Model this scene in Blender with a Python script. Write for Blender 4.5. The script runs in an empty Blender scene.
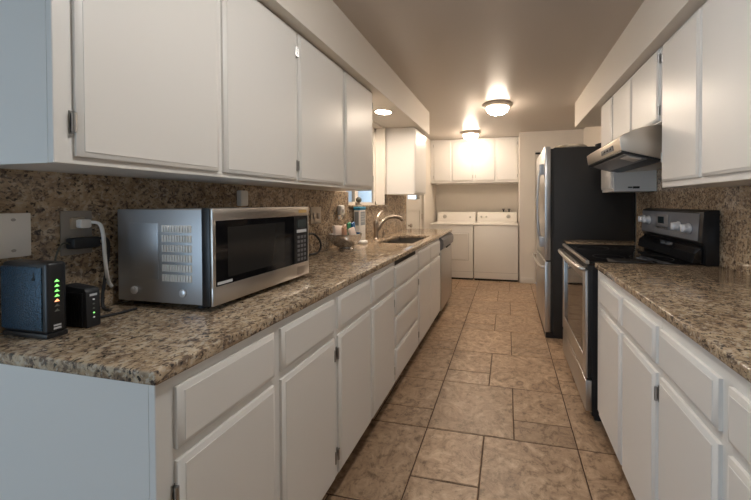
import bpy, bmesh, math, random
from mathutils import Vector, Matrix
R = math.radians
rnd = random.Random(7)
scn = bpy.context.scene
col = scn.collection

# ------------------------------------------------------------------ camera, sky, light, exposure
cd = bpy.data.cameras.new('camera'); cam = bpy.data.objects.new('camera', cd); col.objects.link(cam); scn.camera = cam
cd.sensor_fit = 'HORIZONTAL'; cd.sensor_width = 36.0
F_PX, YAW, PITCH, ROLL = 315.45, 0.202893, 0.01143, -0.00293
cd.lens = F_PX * 36.0 / 751.0
cd.shift_x = -66.97 / 751.0
cd.shift_y = -43.454 / 751.0
cd.clip_start = 0.02; cd.clip_end = 60
cam.location = (0, 0, 1.2796)
fw = Vector((-math.sin(YAW) * math.cos(PITCH), math.cos(YAW) * math.cos(PITCH), -math.sin(PITCH)))
rt = Vector((math.cos(YAW), math.sin(YAW), 0)); up = rt.cross(fw)
rt2 = rt * math.cos(ROLL) + up * math.sin(ROLL)
up2 = rt2.cross(fw)
cam.rotation_euler = Matrix((rt2, up2, -fw)).transposed().to_euler()

w = bpy.data.worlds.new('sky'); scn.world = w; w.use_nodes = True
bg = w.node_tree.nodes['Background']; bg.inputs[0].default_value = (0.58, 0.79, 1.0, 1); bg.inputs[1].default_value = 2.5

def portal(name, loc, rot, sx, sy):
    l = bpy.data.lights.new(name, 'AREA'); l.shape = 'RECTANGLE'; l.size = sx; l.size_y = sy
    l.cycles.is_portal = True
    o = bpy.data.objects.new(name, l); o.location = loc; o.rotation_euler = rot; col.objects.link(o)
portal('patio_daylight', (-2.05, -2.72, 1.06), (R(90), 0, 0), 2.1, 2.06)
portal('sink_window_daylight', (-1.50, 2.88, 1.67), (0, R(-90), 0), 0.82, 0.74)

vs = scn.view_settings
vs.view_transform = 'Standard'; vs.look = 'None'; vs.gamma = 1.0; vs.use_curve_mapping = False
vs.exposure = 0.62
LAMP_E, CAN_E = 50.0, 190.0
WARM = (1.0, 0.83, 0.655, 1)

# ------------------------------------------------------------------ materials
def mat(name, color, rough=0.5, metal=0.0, **kw):
    m = bpy.data.materials.new(name); m.use_nodes = True
    b = m.node_tree.nodes['Principled BSDF']
    b.inputs['Base Color'].default_value = (*color, 1); b.inputs['Roughness'].default_value = rough
    b.inputs['Metallic'].default_value = metal
    for k, v in kw.items(): b.inputs[k].default_value = v
    return m
def nt(m): return m.node_tree, m.node_tree.nodes['Principled BSDF']
def node(t, kind, **kw):
    n = t.nodes.new(kind)
    for k, v in kw.items():
        if k in n.inputs: n.inputs[k].default_value = v
        else: setattr(n, k, v)
    return n
def ramp(t, stops, interp='LINEAR'):
    r = t.nodes.new('ShaderNodeValToRGB'); r.color_ramp.interpolation = interp
    e = r.color_ramp.elements
    while len(e) < len(stops): e.new(0.5)
    for i, (p, c) in enumerate(stops): e[i].position = p; e[i].color = (*c, 1)
    return r
def bump(t, b, src, strength, dist=0.01):
    n = node(t, 'ShaderNodeBump', Strength=strength, Distance=dist)
    t.links.new(src, n.inputs['Height']); t.links.new(n.outputs[0], b.inputs['Normal'])

def paint(name, color, rough, bump_s=0.05, scale=60):
    m = mat(name, color, rough); t, b = nt(m)
    tc = node(t, 'ShaderNodeTexCoord'); n = node(t, 'ShaderNodeTexNoise', Scale=scale, Detail=4.0)
    t.links.new(tc.outputs['Object'], n.inputs['Vector']); bump(t, b, n.outputs['Fac'], bump_s, 0.002)
    return m
CAB = paint('white cabinet paint', (0.76, 0.74, 0.71), 0.33, 0.06, 25)
WALL = paint('cream wall paint', (0.78, 0.72, 0.64), 0.6, 0.12, 120)
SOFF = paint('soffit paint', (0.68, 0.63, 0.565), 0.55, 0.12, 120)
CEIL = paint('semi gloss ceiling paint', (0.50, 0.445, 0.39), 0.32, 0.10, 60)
TRIM = mat('white trim paint', (0.74, 0.69, 0.62), 0.4)
ENAM = mat('white appliance enamel', (0.83, 0.79, 0.73), 0.28)
ENAM2 = mat('pale grey appliance trim', (0.52, 0.49, 0.45), 0.35)
KICK = mat('brown toe kick', (0.10, 0.065, 0.04), 0.6)
DARK = mat('dark gap', (0.02, 0.018, 0.016), 0.7)
BLACK = mat('black plastic', (0.012, 0.012, 0.014), 0.35)
BLACKM = mat('matte black plastic', (0.016, 0.016, 0.018), 0.55)
GLOSS = mat('black glass', (0.006, 0.006, 0.007), 0.06, 0, **{'Specular IOR Level': 0.6})
CHROME = mat('chrome', (0.62, 0.62, 0.63), 0.18, 1)
HING = mat('dull hinge metal', (0.42, 0.41, 0.40), 0.30, 1)
NICK = mat('brushed nickel', (0.42, 0.36, 0.30), 0.30, 1)
RIM = mat('satin nickel lamp rim', (0.42, 0.36, 0.30), 0.4, 0.35)
KNOB = mat('silver knob', (0.76, 0.76, 0.78), 0.28, 0.35)
WPL = mat('white plastic', (0.85, 0.83, 0.80), 0.4)
BEIGE = mat('beige outlet plastic', (0.52, 0.44, 0.35), 0.45)
GREYP = mat('grey outlet plate', (0.30, 0.27, 0.24), 0.45)
TEAL = mat('teal plastic', (0.05, 0.30, 0.50), 0.4)
LABELG = mat('grey printed label', (0.30, 0.34, 0.38), 0.5)
GREEN = mat('green wrapper', (0.04, 0.30, 0.14), 0.4)
BLUE = mat('blue wrapper', (0.03, 0.17, 0.42), 0.4)
PEACH = mat('peach wrapper', (0.72, 0.42, 0.28), 0.45)
PALE = mat('pale wrapper', (0.72, 0.60, 0.52), 0.5)
GLASS = mat('clear glass', (1, 1, 1), 0.02, 0, **{'Transmission Weight': 1.0, 'IOR': 1.45})
CLOTH = paint('pale crumpled wrap', (0.50, 0.44, 0.36), 0.7, 0.5, 40)
TAN = mat('tan wicker', (0.20, 0.13, 0.08), 0.8)
GOLD = mat('gold lettering', (0.55, 0.36, 0.14), 0.4)
PRINT = mat('pale lettering', (0.55, 0.56, 0.58), 0.5)
BTN = mat('grey keypad button', (0.16, 0.16, 0.17), 0.4)
LCD = mat('dark display', (0.01, 0.02, 0.025), 0.1)
SHADE = mat('white roller shade', (0.70, 0.62, 0.52), 0.8)

def emit(name, color, s):
    m = mat(name, (0.9, 0.9, 0.88), 0.35); t, b = nt(m)
    b.inputs['Emission Color'].default_value = color; b.inputs['Emission Strength'].default_value = s
    return m
DOME = emit('lit frosted lamp glass', WARM, LAMP_E)
CAN = emit('lit recessed lens', (1.0, 0.84, 0.68, 1), CAN_E)
LEDG = emit('green status light', (0.10, 1.0, 0.05, 1), 0.9)
LEDO = emit('orange status light', (1.0, 0.25, 0.03, 1), 1.2)
LEDW = emit('dim white status light', (0.6, 0.65, 0.7, 1), 0.12)
LEDN = mat('unlit status light', (0.12, 0.13, 0.12), 0.4)

def steel(name, color, rough, axis='Z', st=0.10):
    m = mat(name, color, rough, 1.0); t, b = nt(m)
    tc = node(t, 'ShaderNodeTexCoord'); mp = node(t, 'ShaderNodeMapping')
    mp.inputs['Scale'].default_value = {'Z': (400, 400, 3), 'Y': (400, 3, 400), 'X': (3, 400, 400)}[axis]
    n = node(t, 'ShaderNodeTexNoise', Scale=1.0, Detail=2.0)
    t.links.new(tc.outputs['Object'], mp.inputs[0]); t.links.new(mp.outputs[0], n.inputs['Vector'])
    mr = node(t, 'ShaderNodeMapRange'); mr.inputs[3].default_value = rough - st / 2; mr.inputs[4].default_value = rough + st
    t.links.new(n.outputs['Fac'], mr.inputs[0]); t.links.new(mr.outputs[0], b.inputs['Roughness'])
    return m
STEEL = steel('brushed stainless steel', (0.56, 0.53, 0.50), 0.30, 'Y')
STEELV = steel('vertical brushed stainless steel', (0.55, 0.54, 0.53), 0.30, 'Z')
STEELD = steel('dark stainless panel', (0.22, 0.22, 0.24), 0.35, 'Y')
PANEL = mat('blue grey control panel', (0.24, 0.255, 0.29), 0.34, 0.5)
HOODST = steel('hood stainless steel', (0.64, 0.58, 0.51), 0.36, 'Y')
MWSIDE = mat('silver painted sheet metal', (0.46, 0.47, 0.49), 0.40, 0.55)
FRSIDE = paint('black textured fridge side', (0.019, 0.016, 0.014), 0.55, 0.5, 260)

def granite(name, gain=1.0):
    m = mat(name, (0.3, 0.22, 0.15), 0.12); t, b = nt(m); L = t.links.new
    tc = node(t, 'ShaderNodeTexCoord')
    n1 = node(t, 'ShaderNodeTexNoise', Scale=20.0, Detail=6.0, Roughness=0.62, Distortion=0.8)
    n2 = node(t, 'ShaderNodeTexNoise', Scale=58.0, Detail=5.0, Roughness=0.62, Distortion=0.6)
    n3 = node(t, 'ShaderNodeTexNoise', Scale=5.0, Detail=3.0)
    n4 = node(t, 'ShaderNodeTexNoise', Scale=88.0, Detail=3.0, Roughness=0.55)
    n5 = node(t, 'ShaderNodeTexNoise', Scale=60.0, Detail=4.0, Roughness=0.6, Distortion=0.8)
    for n in (n1, n2, n3, n4): L(tc.outputs['Object'], n.inputs['Vector'])
    off = node(t, 'ShaderNodeVectorMath', operation='ADD'); off.inputs[1].default_value = (3.1, 7.7, 1.3)
    L(tc.outputs['Object'], off.inputs[0]); L(off.outputs[0], n5.inputs['Vector'])
    g = lambda c: tuple(x * gain for x in c)
    r1 = ramp(t, [(0.32, g((0.15, 0.095, 0.055))), (0.45, g((0.29, 0.20, 0.118))), (0.55, g((0.39, 0.285, 0.175))), (0.68, g((0.47, 0.38, 0.27)))])
    L(n1.outputs['Fac'], r1.inputs[0])
    def over(fac_src, stops, below, colr):
        r = ramp(t, stops); L(fac_src, r.inputs[0])
        mx = node(t, 'ShaderNodeMix', data_type='RGBA'); L(r.outputs[0], mx.inputs['Factor'])
        L(below, mx.inputs['A']); mx.inputs['B'].default_value = (*g(colr), 1)
        return mx.outputs['Result']
    c = over(n2.outputs['Fac'], [(0.40, (1, 1, 1)), (0.49, (0, 0, 0))], r1.outputs[0], (0.125, 0.085, 0.058))
    c = over(n4.outputs['Fac'], [(0.56, (0, 0, 0)), (0.64, (0.7, 0.7, 0.7))], c, (0.44, 0.375, 0.29))
    c = over(n5.outputs['Fac'], [(0.34, (0.9, 0.9, 0.9)), (0.41, (0, 0, 0))], c, (0.035, 0.023, 0.020))
    c = over(n4.outputs['Fac'], [(0.34, (1, 1, 1)), (0.40, (0, 0, 0))], c, (0.035, 0.028, 0.024))
    hs = node(t, 'ShaderNodeHueSaturation', Saturation=0.90); L(c, hs.inputs['Color'])
    mr = node(t, 'ShaderNodeMapRange'); mr.inputs[3].default_value = 0.82; mr.inputs[4].default_value = 1.18
    L(n3.outputs['Fac'], mr.inputs[0]); L(mr.outputs[0], hs.inputs['Value'])
    L(hs.outputs[0], b.inputs['Base Color'])
    return m
GRAN = granite('polished brown granite', 1.22)

def tile_mat():
    m = mat('brown slate look tile', (0.3, 0.2, 0.13), 0.33); t, b = nt(m); L = t.links.new
    tc = node(t, 'ShaderNodeTexCoord'); ge = node(t, 'ShaderNodeNewGeometry')
    ad = node(t, 'ShaderNodeVectorMath', operation='MULTIPLY_ADD'); ad.inputs[1].default_value = (1, 1, 1)
    cb = node(t, 'ShaderNodeCombineXYZ'); mu = node(t, 'ShaderNodeMath', operation='MULTIPLY'); mu.inputs[1].default_value = 37.0
    L(ge.outputs['Random Per Island'], mu.inputs[0]); L(mu.outputs[0], cb.inputs[2])
    L(tc.outputs['Object'], ad.inputs[0]); L(cb.outputs[0], ad.inputs[2])
    n1 = node(t, 'ShaderNodeTexNoise', Scale=7.0, Detail=9.0, Roughness=0.74, Distortion=2.2)
    n2 = node(t, 'ShaderNodeTexNoise', Scale=28.0, Detail=6.0, Roughness=0.7)
    L(ad.outputs[0], n1.inputs['Vector']); L(ad.outputs[0], n2.inputs['Vector'])
    r1 = ramp(t, [(0.33, (0.155, 0.095, 0.058)), (0.43, (0.285, 0.190, 0.122)), (0.54, (0.375, 0.260, 0.170)), (0.68, (0.49, 0.36, 0.25))])
    L(n1.outputs['Fac'], r1.inputs[0])
    r2 = ramp(t, [(0.38, (0.55, 0.52, 0.48)), (0.47, (0.98, 0.98, 0.98)), (0.7, (1.14, 1.14, 1.14))]); L(n2.outputs['Fac'], r2.inputs[0])
    mx = node(t, 'ShaderNodeMix', data_type='RGBA', blend_type='MULTIPLY'); mx.inputs['Factor'].default_value = 0.9
    L(r1.outputs[0], mx.inputs['A']); L(r2.outputs[0], mx.inputs['B'])
    hs = node(t, 'ShaderNodeHueSaturation'); mr = node(t, 'ShaderNodeMapRange'); mr.inputs[3].default_value = 0.92; mr.inputs[4].default_value = 1.18
    L(ge.outputs['Random Per Island'], mr.inputs[0]); L(mr.outputs[0], hs.inputs['Value']); L(mx.outputs['Result'], hs.inputs['Color'])
    L(hs.outputs[0], b.inputs['Base Color'])
    bump(t, b, n1.outputs['Fac'], 0.35, 0.006)
    return m
TILE = tile_mat()
GROUT = mat('dark brown grout', (0.085, 0.050, 0.030), 0.85)

# ------------------------------------------------------------------ mesh builder
class MB:
    def __init__(s): s.bm = bmesh.new()
    def _faces(s, vs_, fs): 
        v = [s.bm.verts.new(p) for p in vs_]
        return v, [s.bm.faces.new([v[i] for i in f]) for f in fs]
    def box(s, a, b, bev=0.0, seg=2):
        x0, x1 = sorted((a[0], b[0])); y0, y1 = sorted((a[1], b[1])); z0, z1 = sorted((a[2], b[2]))
        v, f = s._faces([(x0,y0,z0),(x1,y0,z0),(x1,y1,z0),(x0,y1,z0),(x0,y0,z1),(x1,y0,z1),(x1,y1,z1),(x0,y1,z1)],
                        [(0,3,2,1),(4,5,6,7),(0,1,5,4),(1,2,6,5),(2,3,7,6),(3,0,4,7)])
        if bev:
            es = list({e for q in f for e in q.edges})
            bmesh.ops.bevel(s.bm, geom=es, offset=bev, segments=seg, affect='EDGES', profile=0.5)
        return s
    def cyl(s, p0, p1, r0, r1=None, seg=20, caps=True):
        r1 = r0 if r1 is None else r1
        p0, p1 = Vector(p0), Vector(p1); d = (p1 - p0).normalized()
        a = d.orthogonal().normalized(); b = d.cross(a)
        A = [s.bm.verts.new(p0 + (a * math.cos(2*math.pi*i/seg) + b * math.sin(2*math.pi*i/seg)) * r0) for i in range(seg)]
        B = [s.bm.verts.new(p1 + (a * math.cos(2*math.pi*i/seg) + b * math.sin(2*math.pi*i/seg)) * r1) for i in range(seg)]
        for i in range(seg): s.bm.faces.new([A[i], A[(i+1)%seg], B[(i+1)%seg], B[i]])
        if caps: s.bm.faces.new(A[::-1]); s.bm.faces.new(B)
        return s
    def tube(s, pts, r, seg=10, smooth=True):
        P = [Vector(p) for p in pts]
        if smooth and len(P) > 2:
            Q = []
            for i in range(len(P) - 1):
                p0 = P[max(i-1,0)]; p1 = P[i]; p2 = P[i+1]; p3 = P[min(i+2,len(P)-1)]
                for k in range(6):
                    t = k / 6
                    Q.append(0.5*((2*p1)+(p2-p0)*t+(2*p0-5*p1+4*p2-p3)*t*t+(3*p1-p0-3*p2+p3)*t**3))
            Q.append(P[-1]); P = Q
        rs = r if isinstance(r, (list, tuple)) else None
        rings = []; prev = None
        for i, p in enumerate(P):
            d = (P[min(i+1,len(P)-1)] - P[max(i-1,0)]).normalized()
            if prev is None: a = d.orthogonal().normalized()
            else:
                a = prev - d * prev.dot(d)
                a = a.normalized() if a.length > 1e-6 else d.orthogonal().normalized()
            prev = a; b = d.cross(a)
            rr = r if rs is None else rs[0] + (rs[1]-rs[0]) * i / (len(P)-1)
            rings.append([s.bm.verts.new(p + (a*math.cos(2*math.pi*k/seg)+b*math.sin(2*math.pi*k/seg))*rr) for k in range(seg)])
        for A, B in zip(rings, rings[1:]):
            for k in range(seg): s.bm.faces.new([A[k], A[(k+1)%seg], B[(k+1)%seg], B[k]])
        s.bm.faces.new(rings[0][::-1]); s.bm.faces.new(rings[-1])
        return s
    def lathe(s, prof, c, seg=32, axis='Z', sx=1.0, sy=1.0):
        c = Vector(c); rings = []
        def pt(r, z, k):
            a = 2*math.pi*k/seg; u, v = r*math.cos(a)*sx, r*math.sin(a)*sy
            return c + Vector({'Z': (u, v, z), 'X': (z, u, v), 'Y': (u, z, v)}[axis])
        for r, z in prof:
            if r < 1e-6: rings.append([s.bm.verts.new(pt(0, z, 0))])
            else: rings.append([s.bm.verts.new(pt(r, z, k)) for k in range(seg)])
        for A, B in zip(rings, rings[1:]):
            for k in range(seg):
                q = [A[k % len(A)], A[(k+1) % len(A)], B[(k+1) % len(B)], B[k % len(B)]]
                q2 = []
                for x in q:
                    if x not in q2: q2.append(x)
                if len(q2) > 2: s.bm.faces.new(q2)
        for Rg in (rings[0], rings[-1]):
            if len(Rg) > 2: s.bm.faces.new(Rg)
        return s
    def prism(s, poly, axis, lo, hi, bev=0.0):
        m = {'Y': lambda u, v, h: (u, h, v), 'X': lambda u, v, h: (h, u, v), 'Z': lambda u, v, h: (u, v, h)}[axis]
        n = len(poly)
        A = [s.bm.verts.new(m(u, v, lo)) for u, v in poly]; B = [s.bm.verts.new(m(u, v, hi)) for u, v in poly]
        fs = [s.bm.faces.new([A[i], A[(i+1)%n], B[(i+1)%n], B[i]]) for i in range(n)]
        fs += [s.bm.faces.new(A[::-1]), s.bm.faces.new(B)]
        if bev:
            es = list({e for q in fs for e in q.edges})
            bmesh.ops.bevel(s.bm, geom=es, offset=bev, segments=2, affect='EDGES', profile=0.5)
        return s
    def blob(s, c, r, seed=0, amp=0.25, sub=3):
        q = random.Random(seed)
        g = bmesh.ops.create_icosphere(s.bm, subdivisions=sub, radius=1)
        ph = [(q.uniform(1.5, 4), q.uniform(1.5, 4), q.uniform(1.5, 4), q.uniform(0, 6)) for _ in range(6)]
        for v in g['verts']:
            p = v.co.copy(); k = sum(math.sin(a*p.x*2+b*p.y*2+c_*p.z*2+d) for a, b, c_, d in ph) / 6
            p = p * (1 + amp * k); v.co = Vector((c[0]+p.x*r[0], c[1]+p.y*r[1], c[2]+p.z*r[2]))
        return s
    def flat(s, z):
        for v in s.bm.verts: v.co.z = max(v.co.z, z)
        return s
    def panel(s, fr, u0, u1, v0, v1, w0=0.0, t=0.016, edge=0.009, inset=0.013):
        """slab door: bevelled border and flat raised field; fr maps (u, v, w) to a point"""
        q = lambda i, ww: [fr(u0+i, v0+i, ww), fr(u1-i, v0+i, ww), fr(u1-i, v1-i, ww), fr(u0+i, v1-i, ww)]
        loops = [q(0, w0), q(0, w0+edge), q(0.001, w0+edge+0.001), q(inset, w0+t-0.0014), q(inset+0.0006, w0+t)]
        Lp = [[s.bm.verts.new(p) for p in l] for l in loops]
        for A, B in zip(Lp, Lp[1:]):
            for k in range(4): s.bm.faces.new([A[k], A[(k+1)%4], B[(k+1)%4], B[k]])
        s.bm.faces.new(Lp[0][::-1]); s.bm.faces.new(Lp[-1])
        return s
    def build(s, name, m, parent=None, local=False, ang=32):
        bmesh.ops.recalc_face_normals(s.bm, faces=s.bm.faces)
        off = Vector((0, 0, 0))
        if parent is not None and not local: off = wl(parent)
        if parent is None and not local:                      # top level mesh: origin at its base centre
            xs = [v.co for v in s.bm.verts]
            lo = Vector((min(p.x for p in xs), min(p.y for p in xs), min(p.z for p in xs))); hi = Vector((max(p.x for p in xs), max(p.y for p in xs), max(p.z for p in xs)))
            off = Vector(((lo.x+hi.x)/2, (lo.y+hi.y)/2, lo.z))
        if off.length: bmesh.ops.translate(s.bm, verts=s.bm.verts, vec=-off)
        me = bpy.data.meshes.new(name); s.bm.to_mesh(me); s.bm.free()
        for p in me.polygons: p.use_smooth = True
        me.set_sharp_from_angle(angle=R(ang))
        for x in (m if isinstance(m, list) else [m]): me.materials.append(x)
        o = bpy.data.objects.new(name, me); col.objects.link(o)
        if parent is not None: o.parent = parent
        else: o.location = off
        return o
def wl(o):
    v = Vector(o.location)
    while o.parent: o = o.parent; v += Vector(o.location)
    return v
def tag(o, label=None, cat=None, group=None, kind=None):
    if label: o['label'] = label
    if cat: o['category'] = cat
    if group: o['group'] = group
    if kind: o['kind'] = kind
    return o
def thing(name, label, cat, loc, rz=0.0, group=None):
    o = bpy.data.objects.new(name, None); o.empty_display_size = 0.05; col.objects.link(o)
    o.location = loc; o.rotation_euler = (0, 0, rz)
    return tag(o, label, cat, group)
def struct(mb, name, m, parent=None, ang=32):
    o = mb.build(name, m, parent, ang=ang)
    if parent is None: o['kind'] = 'structure'
    return o
def box(a, b, bev=0.0, seg=2): return MB().box(a, b, bev, seg)
def part(mb, name, m, parent, label=None, ang=32):
    o = mb.build(name, m, parent, ang=ang)
    if label: o['label'] = label
    return o

# door / drawer frames of reference: (u along the run, v up, w out of the face)
def face_px(x): return lambda u, v, ww: Vector((x + ww, u, v))        # faces +X (left run)
def face_nx(x): return lambda u, v, ww: Vector((x - ww, u, v))        # faces -X (right run)
def face_ny(y): return lambda u, v, ww: Vector((u, y - ww, v))        # faces -Y (far wall)
def hinge(parent, fr, u, v, side, h=0.055):
    """semi concealed hinge at the door edge u; side = +1 if the frame leaf lies on the +u side"""
    m = MB()
    P = lambda a, b, c: tuple(fr(a, b, c))
    def bx(u0, u1, v0, v1, w0, w1):
        m.box(P(u0, v0, w0), P(u1, v1, w1), 0.0008, 1)
    bx(u, u + side*0.0085, v - h/2, v + h/2, 0.0, 0.003)
    m.cyl(P(u + side*0.003, v - h/2 + 0.004, 0.010), P(u + side*0.003, v + h/2 - 0.004, 0.010), 0.0048, seg=10)
    for z in (-1, 1): m.cyl(P(u + side*0.006, v + z*h*0.3, 0.002), P(u + side*0.006, v + z*h*0.3, 0.0045), 0.0025, seg=8)
    return m.build('hinge', HING, parent)

# ------------------------------------------------------------------ the room
WX, EX = -1.345, 1.14          # left and right wall planes
Y0, Y1 = -2.70, 5.95          # patio wall and laundry wall
PY = 5.17                     # partition beside the laundry alcove
CZ = 2.40
# floor: four-size tile pattern, one mesh
fl = MB()
fl.box((-3.40, Y0 - 0.1, -0.05), (1.35, Y1 + 0.15, -0.003))
for f in fl.bm.faces: f.material_index = 1
TM, TX, TY, GP = 0.1612, -0.449, 1.73, 0.0060
def tile(i0, i1, j0, j1):
    x0, x1, y0, y1 = TX + i0*TM, TX + i1*TM, TY + j0*TM, TY + j1*TM
    x0, x1, y0, y1 = max(x0, -3.25 if y1 < 0.56 else -1.36), min(x1, 1.16), max(y0, Y0), min(y1, Y1)
    if x1 - x0 < 0.03 or y1 - y0 < 0.03: return
    b = MB.__new__(MB); b.bm = fl.bm
    n0 = len(fl.bm.faces)
    z = rnd.uniform(-0.0004, 0.0004)
    a, c = GP/2, 0.0028
    lo = [(x0+a, y0+a), (x1-a, y0+a), (x1-a, y1-a), (x0+a, y1-a)]; hi = [(x0+a+c, y0+a+c), (x1-a-c, y0+a+c), (x1-a-c, y1-a-c), (x0+a+c, y1-a-c)]
    A = [fl.bm.verts.new((*p, -0.003)) for p in lo]; B = [fl.bm.verts.new((*p, z)) for p in hi]
    for k in range(4): fl.bm.faces.new([A[k], A[(k+1)%4], B[(k+1)%4], B[k]])
    fl.bm.faces.new(B)
for bi in range(-4, 4):
    for bj in range(-6, 6):
        i, j = bi*5, bj*6
        tile(i, i+3, j, j+3); tile(i+3, i+5, j, j+1); tile(i+3, i+5, j+1, j+3)
        tile(i, i+2, j+3, j+4); tile(i, i+2, j+4, j+6); tile(i+2, i+5, j+3, j+6)
struct(fl, 'floor', [TILE, GROUT])
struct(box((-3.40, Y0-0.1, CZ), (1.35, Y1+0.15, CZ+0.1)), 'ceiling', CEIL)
# left wall with the sink window and the outside door openings
WY0, WY1, WZ0, WZ1 = 2.47, 3.29, 1.245, 2.10
DY0, DY1, DZ1 = 4.13, 4.98, 2.05
wm = MB()
wm.box((-1.47, 0.505, 0), (WX, WY0, CZ)).box((-1.47, WY0, 0), (WX, WY1, WZ0)).box((-1.47, WY0, WZ1), (WX, WY1, CZ))
wm.box((-1.47, WY1, 0), (WX, DY0, CZ)).box((-1.47, DY0, DZ1), (WX, DY1, CZ)).box((-1.47, DY1, 0), (WX, Y1, CZ))
struct(wm, 'wall_left', WALL)
struct(box((EX, Y0, 0), (EX+0.14, PY, CZ)), 'wall_right', WALL)
struct(box((-1.47, Y1, 0), (0.31, Y1+0.12, CZ)), 'wall_laundry', WALL)
struct(box((0.19, PY+0.10, 0), (0.29, Y1, CZ)), 'wall_alcove', WALL)
pm = MB(); pm.box((0.19, PY, 0), (0.415, PY+0.10, CZ)).box((0.415, PY, 2.09), (1.15, PY+0.10, CZ)).box((1.15, PY, 0), (EX+0.12, PY+0.10, CZ))
struct(pm, 'wall_partition', WALL)
bm_ = MB(); bm_.box((-3.37, Y0-0.12, 0), (-3.10, Y0, CZ)).box((-1.0, Y0-0.12, 0), (EX+0.12, Y0, CZ)).box((-3.10, Y0-0.12, 2.10), (-1.0, Y0, CZ))
struct(bm_, 'wall_patio', WALL)
struct(box((-3.37, Y0, 0), (-3.25, 0.625, CZ)), 'wall_dining', WALL)
struct(box((-3.25, 0.505, 0), (-1.47, 0.625, CZ)), 'wall_dining_end', WALL)
# unseen patio door added behind the camera to bring in cool daylight
pd = MB(); pd.box((-3.10, Y0-0.10, 0), (-3.04, Y0-0.03, 2.10)).box((-1.06, Y0-0.10, 0), (-1.0, Y0-0.03, 2.10)).box((-3.04, Y0-0.10, 2.04), (-1.06, Y0-0.03, 2.10)).box((-2.08, Y0-0.10, 0.02), (-2.02, Y0-0.03, 2.04))
struct(pd, 'window_2', TRIM)
# wall and ground added outside to dim the sink window and side door
struct(box((-3.0, 0.9, -0.1), (-2.85, 8.5, 3.2)), 'wall_dimmer', mat('window dimming wall', (0.50, 0.54, 0.56), 0.8))
struct(box((-2.85, 0.7, -0.15), (-1.53, 8.5, -0.06)), 'ground_outside', mat('outside paving', (0.2, 0.2, 0.19), 0.9))
# soffits
struct(box((WX, -1.2, 2.125), (-0.945, 3.80, CZ)), 'trim_1', SOFF)
struct(box((0.746, -1.2, 2.125), (EX, 3.80, CZ)), 'trim_2', SOFF)
struct(box((0.19, PY-0.012, 0), (0.41, PY, 0.085), 0.004), 'baseboard_partition', TRIM)

# sink window: frame, mullion, panes, granite sill
wn = MB()
gx = -1.447
wn.box((gx-0.02, WY0, WZ0), (gx+0.02, WY0+0.045, WZ1)).box((gx-0.02, WY1-0.045, WZ0), (gx+0.02, WY1, WZ1))
wn.box((gx-0.02, WY0, WZ0), (gx+0.02, WY1, WZ0+0.045)).box((gx-0.02, WY0, WZ1-0.045), (gx+0.02, WY1, WZ1)).box((gx-0.02, 2.79, WZ0), (gx+0.02, 2.85, WZ1))
wn.box((-1.427, WY1-0.010, WZ0+0.018), (-1.330, WY1+0.001, WZ1)).box((-1.344, WY1, WZ0+0.02), (-1.325, WY1+0.045, WZ1+0.02), 0.003)
win = struct(wn, 'window_1', TRIM)
part(box((gx-0.003, WY0+0.04, WZ0+0.04), (gx+0.003, 2.80, WZ1-0.04)), 'pane', GLASS, win)
part(box((gx-0.003, 2.84, WZ0+0.04), (gx+0.003, WY1-0.04, WZ1-0.04)), 'pane', GLASS, win)
part(box((-1.43, WY0+0.002, WZ0), (-1.310, WY1+0.04, WZ0+0.018), 0.004), 'window_sill', GRAN, win, 'granite window sill')

# outside door in the left wall past the counter
dm = MB()
dx = -1.370
dm.box((dx-0.04, DY0+0.012, 0.01), (dx, DY0+0.115, DZ1-0.01)).box((dx-0.04, DY1-0.115, 0.01), (dx, DY1-0.012, DZ1-0.01))
dm.box((dx-0.04, DY0+0.1, 0.01), (dx, DY1-0.1, 0.22)).box((dx-0.04, DY0+0.1, 1.16), (dx, DY1-0.1, 1.34)).box((dx-0.04, DY0+0.1, 1.92), (dx, DY1-0.1, DZ1-0.01))
dm.box((dx-0.03, DY0+0.1, 0.2), (dx-0.012, DY1-0.1, 1.18))
for y0, y1 in ((DY0-0.06, DY0), (DY1, DY1+0.06)): dm.box((WX, y0, 0), (WX+0.015, y1, DZ1+0.06), 0.003)
dm.box((WX, DY0, DZ1), (WX+0.015, DY1, DZ1+0.06), 0.003)
d1 = struct(dm, 'door_1', TRIM)
part(box((dx-0.024, DY0+0.11, 1.33), (dx-0.018, DY1-0.11, 1.93)), 'pane', GLASS, d1)
part(box((dx-0.012, DY0+0.12, 1.46), (dx-0.008, DY1-0.12, 1.93)), 'roller_shade', SHADE, d1)
k = MB(); k.lathe([(0.030, 0), (0.030, 0.008), (0.012, 0.012), (0.011, 0.035), (0.026, 0.045), (0.029, 0.060), (0.022, 0.072), (0, 0.075)], (dx, DY0+0.085, 0.965), 20, 'X')
part(k, 'door_knob', NICK, d1)
for z in (0.25, 1.06, 1.85): part(MB().cyl((dx+0.006, DY1-0.008, z-0.045), (dx+0.006, DY1-0.008, z+0.045), 0.007, seg=10), 'hinge', NICK, d1)
# door in the partition beside the fridge
dm = MB(); dm.box((0.43, PY+0.03, 0.01), (1.14, PY+0.07, 2.075)).box((0.415, PY-0.012, 0), (0.43, PY+0.09, 2.09)).box((1.135, PY-0.012, 0), (1.15, PY+0.09, 2.09)).box((0.43, PY-0.012, 2.075), (1.135, PY+0.09, 2.09))
d2 = struct(dm, 'door_2', TRIM)
part(box((0.435, PY+0.005, 2.045), (0.53, PY+0.035, 2.066)), 'top_latch', DARK, d2, 'dark latch at the door head')

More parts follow.
